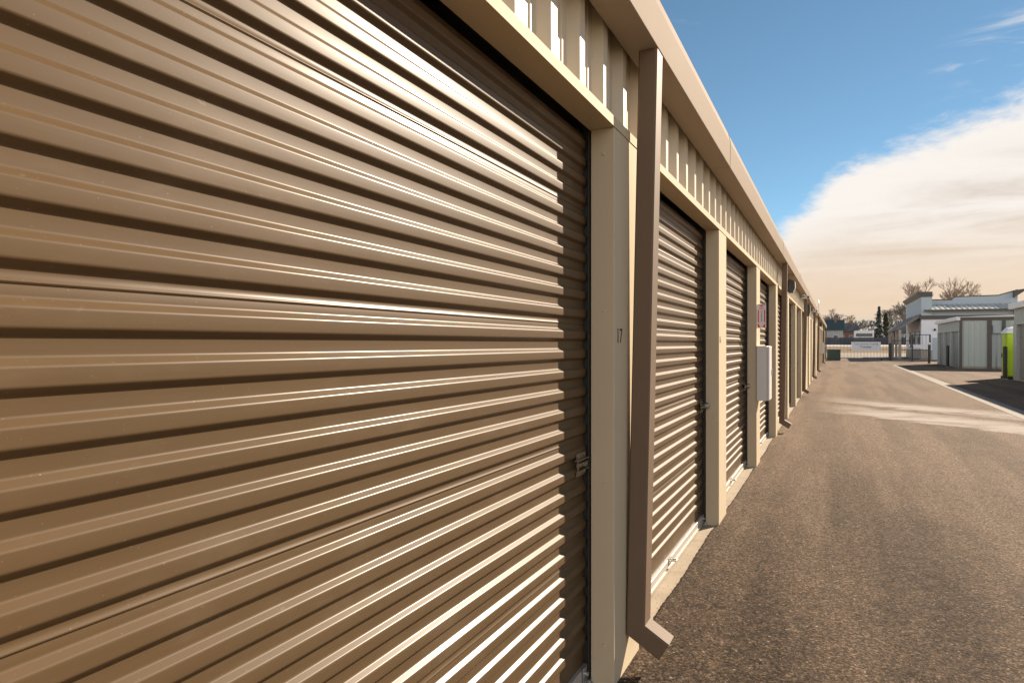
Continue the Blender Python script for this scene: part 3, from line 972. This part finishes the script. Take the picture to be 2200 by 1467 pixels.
mb = MB(); mb.box(0.2, 9.2, -0.50, -0.36, 4.81, 4.99); mb.build('gutter', M['darktrim'], of)
mb = MB(); mb.box(7.6, 7.75, -0.30, -0.16, 0.0, 4.81); mb.build('downspout', M['darktrim'], of)
# stepped parapet behind the canopy
mb = MB(); mb.prism([(0.9, 4.9), (0.9, 6.15), (3.0, 6.1), (3.25, 6.4), (7.0, 6.45), (8.6, 6.95), (8.6, 4.9)], 'y', 3.25, 3.6)
mb.build('parapet', M['greystucco'], of)
mb = MB()
pts = [(0.9, 6.15), (3.0, 6.1), (3.25, 6.4), (7.0, 6.45), (8.6, 6.95)]
mb.prism(pts + [(x, z + .09) for x, z in reversed(pts)], 'y', 3.2, 3.65)
mb.prism([(8.2, 6.2), (9.1, 6.85), (9.1, 7.05), (8.2, 6.9)], 'y', 2.6, 3.18)
mb.build('parapet_cap', M['darktrim'], of)
# tall left facade wall and its cornice
mb = MB(); mb.box(-0.02, 0.92, -0.10, 16.5, 4.44, 6.3); mb.build('front_parapet', M['greystucco'], of)
mb = MB(); mb.prism([(-0.04, 6.302), (-0.38, 6.68), (-0.38, 6.82), (0.95, 6.82), (0.95, 6.302)], 'y', -0.14, 16.6); mb.build('cornice', M['darktrim'], of)
# porch awning on the left face
mb = MB(); mb.prism([(-0.125, 4.6), (-2.1, 3.15), (-2.1, 3.0), (-0.125, 4.2)], 'y', 0.2, 15.5); mb.build('porch_roof', M['shingle'], of)
mb = MB()
for yy_ in (0.35, 5.0, 10.0, 15.2): mb.box(-1.98, -1.74, yy_, yy_ + 0.22, 0.0, 3.05)
mb.build('porch_posts', M['stone'], of)
for k in range(3):
    w_ = MB().box(-0.055, -0.01, 1.2 + k * 4.6, 3.2 + k * 4.6, 1.2, 2.9).build('window', M['darktrim'], of)
    MB().box(-0.07, -0.056, 1.3 + k * 4.6, 3.1 + k * 4.6, 1.3, 2.8).build('pane', M['glass'], w_)
d_ = MB().box(0.95, 1.85, -0.075, -0.055, 0.0, 2.2).build('side_door', M['greystucco'], of)
for i_, (xx, zz) in enumerate(((1.15, 3.0), (3.95, 2.95))):
    l_ = thing('wall_lamp', ('small black wall lamp on the office wall near the porch corner', 'small black wall lamp on the office wall beside the small storage building')[i_], 'lamp', (8.7 + xx, 79.98, zz), 'office wall lamps')
    MB().box(-0.06, 0.06, -0.06, 0.015, -0.12, 0.12, 0.01).build('lamp_body', M['blackmetal'], l_)
    MB().tube((0, -0.13, -0.06), (0, -0.065, 0.10), 0.10, 0.05, n=10).build('lamp_shade', M['blackmetal'], l_)


# ------------------------------------------------------------------ beyond the gate: fence, houses, trees
bf = thing('board_fence', 'long dark board fence beyond the grass across the end of the view', 'fence', (-70, 211, 1.3))
mb = MB()
x = 0
while x < 190:
    mb.box(x, x + 0.32, -0.03, 0.03, 0.0, 2.0 + 0.05 * rr.random()); x += 0.34
mb.build('boards', M['fence'], bf)
mb = MB()
for x in range(0, 190, 3): mb.box(x, x + 0.15, 0.035, 0.18, 0, 2.1)
mb.build('posts', M['fence'], bf)


def house(x, y_, w, d, h, rh, wall, roof, label, z=1.4, rz=0.0):
    t = thing('house', label, 'house', (x, y_, z), 'houses beyond the board fence', rz)
    m = MB(); m.box(-w / 2, w / 2, 0, d, 0, h); m.build('wall', M[wall], t)
    m = MB(); m.prism([(-0.4, h), (d / 2, h + rh), (d + 0.4, h), (d + .4, h + .2), (d / 2, h + rh + .25), (-0.4, h + .2)], 'x', -w / 2 - .4, w / 2 + .4)
    m.prism([(0, h), (d / 2, h + rh), (d, h)], 'x', -w / 2 + .05, w / 2 - .05)
    rf = m.build('roof', M[roof], t)
    m = MB(); m.box(w * .2, w * .2 + .7, d * .35, d * .35 + .7, h + rh * .6, h + rh + 1.0); m.build('chimney', M['siding2'], rf)
    for k in (-1, 1):
        f = MB().box(k * w * .25 - .7, k * w * .25 + .7, -0.06, -0.01, 1.6, 2.9).build('window', M['white'], t)
        MB().box(k * w * .25 - .58, k * w * .25 + .58, -0.075, -0.062, 1.7, 2.8).build('pane', M['glass'], f)
    return t


house(-1.2, 226, 8, 9, 4.2, 3.0, 'siding', 'houseroof2', 'blue grey house with a teal roof at the end of the long building')
house(3.9, 240, 5.5, 9, 4.0, 2.6, 'siding2', 'houseroof', 'red brown house with a grey roof beside the teal roofed house')
house(12.6, 232, 5, 7, 3.0, 1.6, 'siding3', 'houseroof', 'small cream house behind the banner and the conifers')
house(21.5, 224, 9, 9, 3.2, 2.6, 'siding', 'houseroof', 'low grey roofed house beside the office porch')
house(-24, 230, 10, 9, 4.0, 2.6, 'siding3', 'houseroof', 'cream house far left behind the long storage building')
house(48, 236, 11, 9, 4.0, 2.8, 'siding2', 'houseroof', 'brown house far right behind the office')
rv = thing('camper_trailer', 'white camper trailer with a dark window band parked beyond the board fence', 'trailer', (8.0, 216, 1.4))
MB().box(-2.5, 2.5, 0, 2.4, 0.7, 3.9, 0.15).build('body', M['white'], rv)
MB().box(-2.0, 2.1, -0.04, -0.01, 2.2, 3.1).build('window', M['glass'], rv)
for k in (-0.5, 0.5):
    MB().tube((k, -0.05, 0.4), (k, 0.2, 0.4), 0.38, n=16).build('wheel', M['dark'], rv)


def bare_tree_mesh(seed, h, spread, m, depth=6):
    r = random.Random(seed); mb = MB()
    def grow(p, d, ln, rad, lv):
        q = p + d * ln
        mb.tube(p, q, max(rad, .030), max(rad * 0.68, .024), n=5 if lv > 3 else 3, caps=False, smooth=False)
        if lv == 0: return
        kids = 3 if lv > 1 else 4
        for k in range(kids):
            t = Vector((r.gauss(0, 1), r.gauss(0, 1), r.gauss(0.15, .6)))
            nd = (d * 1.0 + t.normalized() * spread * r.uniform(.5, 1.2) + Vector((0, 0, .12))).normalized()
            st = p + d * ln * (1.0 if k == 0 else r.uniform(.55, 1.0))
            grow(st, nd, ln * r.uniform(.62, .86), rad * r.uniform(.55, .70), lv - 1)
    grow(Vector((0, 0, 0)), Vector((r.uniform(-.06, .06), r.uniform(-.06, .06), 1)).normalized(), h * 0.30, h * 0.020, depth)
    # split trunk from the crown
    return mb


def bare_tree(x, y_, h, seed, spread, label, m='bark', z=1.4, rz=0):
    t = thing('bare_tree', label, 'tree', (x, y_, z), 'bare trees beyond the fence', rz)
    mb = bare_tree_mesh(seed, h, spread, m)
    tr = MB(); tr.v = mb.v[:10]; tr.f = mb.f[:5]; tr.sm = mb.sm[:5]
    tr.build('trunk', M[m], t, fix=False)
    cr = MB(); cr.v = mb.v[10:]; cr.f = [tuple(i - 10 for i in f) for f in mb.f[5:]]; cr.sm = mb.sm[5:]
    cr.build('crown', M[m], t, fix=False)
    return t


trees = [(10.2, 246, 8.5, 'thin bare tree just left of the dark spire-shaped conifer', 'bark'),
         (15.6, 238, 7.5, 'low bare tree behind the bushy evergreen', 'bark'),
         (21.4, 262, 10.5, 'grey bare tree behind the chimney of the low grey roofed house', 'bark'),
         (-4.5, 262, 12, 'bare tree rising behind the teal roofed house', 'bark'),
         (0.5, 255, 11, 'leafless tree between the teal roof and the camper trailer', 'bark'),
         (4.6, 262, 9.5, 'low reddish bare tree behind the red brown house', 'paletwig'),
         (7.6, 250, 8.5, 'short bare tree directly behind the white camper trailer', 'bark'),
         (16.2, 250, 12.5, 'bare tree just right of the two conifers', 'bark'),
         (19.4, 246, 14, 'tall spreading bare tree behind the low grey roofed house', 'bark'),
         (23.0, 252, 13, 'dense bare tree close to the left edge of the office', 'bark'),
         (26.5, 240, 12, 'bare tree half hidden by the office porch roof', 'bark')]
for i_, (x, y_, h, lab, m_) in enumerate(trees):
    bare_tree(x, y_, h, 20 + i_, 0.62, lab, m_, rz=i_ * 1.1)
for i_, (x, y_, h, lab) in enumerate([(17.5, 170, 15.5, 'tall pale bare tree rising above the left corner of the office cornice'),
                                      (22.4, 172, 15.5, 'tall pale bare tree showing above the middle of the office parapet')]):
    bare_tree(x, y_, h, 60 + i_, 0.60, lab, 'paletwig', z=0.6, rz=i_)


def conifer(x, y_, h, w, m, label, seed, name='conifer_tree'):
    r = random.Random(seed)
    t = thing(name, label, 'tree', (x, y_, 1.4), 'evergreens beyond the fence')
    MB().tube((0, 0, 0), (0, 0, h * .9), h * .02, h * .004, n=6).build('trunk', M['bark'], t)
    mb = MB()
    for k in range(1500):
        f = r.random() ** 0.8
        z = h * (0.04 + 0.96 * f)
        rad = w * (1 - f) ** 0.75 * (0.75 + .25 * math.sin(f * 40)) * math.sqrt(r.uniform(.25, 1))
        a = r.uniform(0, 6.283)
        p = Vector((rad * math.cos(a), rad * math.sin(a), z))
        s = r.uniform(.22, .5)
        d1 = Vector((math.cos(a), math.sin(a), -.35)) * s; d2 = Vector((-math.sin(a), math.cos(a), r.uniform(-.3, .3))) * s * .5
        mb.add([p - d2, p + d1, p + d2 + Vector((0, 0, .1))], [(0, 1, 2)])
    mb.build('crown', M[m], t, fix=False)


conifer(12.0, 221, 10.8, 1.6, 'conifer', 'tall dark spire-shaped conifer left of the banner middle', 1)
conifer(14.1, 226, 9.2, 2.3, 'olive', 'olive green conifer right beside the dark spire-shaped conifer', 2)
conifer(17.0, 231, 5.5, 2.3, 'conifer', 'low bushy evergreen right of the cream house', 3, 'evergreen_bush')
conifer(19.6, 236, 5.0, 2.6, 'olive', 'low olive evergreen left of the low grey roofed house', 4, 'evergreen_bush')
conifer(27.0, 216, 7.5, 2.6, 'conifer', 'broad dark evergreen under the office porch roof', 5, 'evergreen_bush')

# dark shrubs massed along the far fence
mb = MB()
for k in range(5200):
    x = rr.uniform(-40, 60); h = 2.6 + 1.6 * math.sin(x * .6) * math.sin(x * .23 + 1)
    p = Vector((x, 272 + rr.uniform(-3, 3), 1.5 + max(0.1, h) * rr.random() * 1.6)); s = rr.uniform(.3, .8)
    a = Vector((rr.gauss(0, 1), rr.gauss(0, 1), rr.gauss(0, 1))).normalized() * s; b = a.orthogonal().normalized() * s * .5
    mb.add([p - b, p + a, p + b], [(0, 1, 2)])
tag(mb.build('far_thicket', M['bark'], fix=False), 'brown leafless thicket massed behind the far houses', 'thicket', kind='stuff')
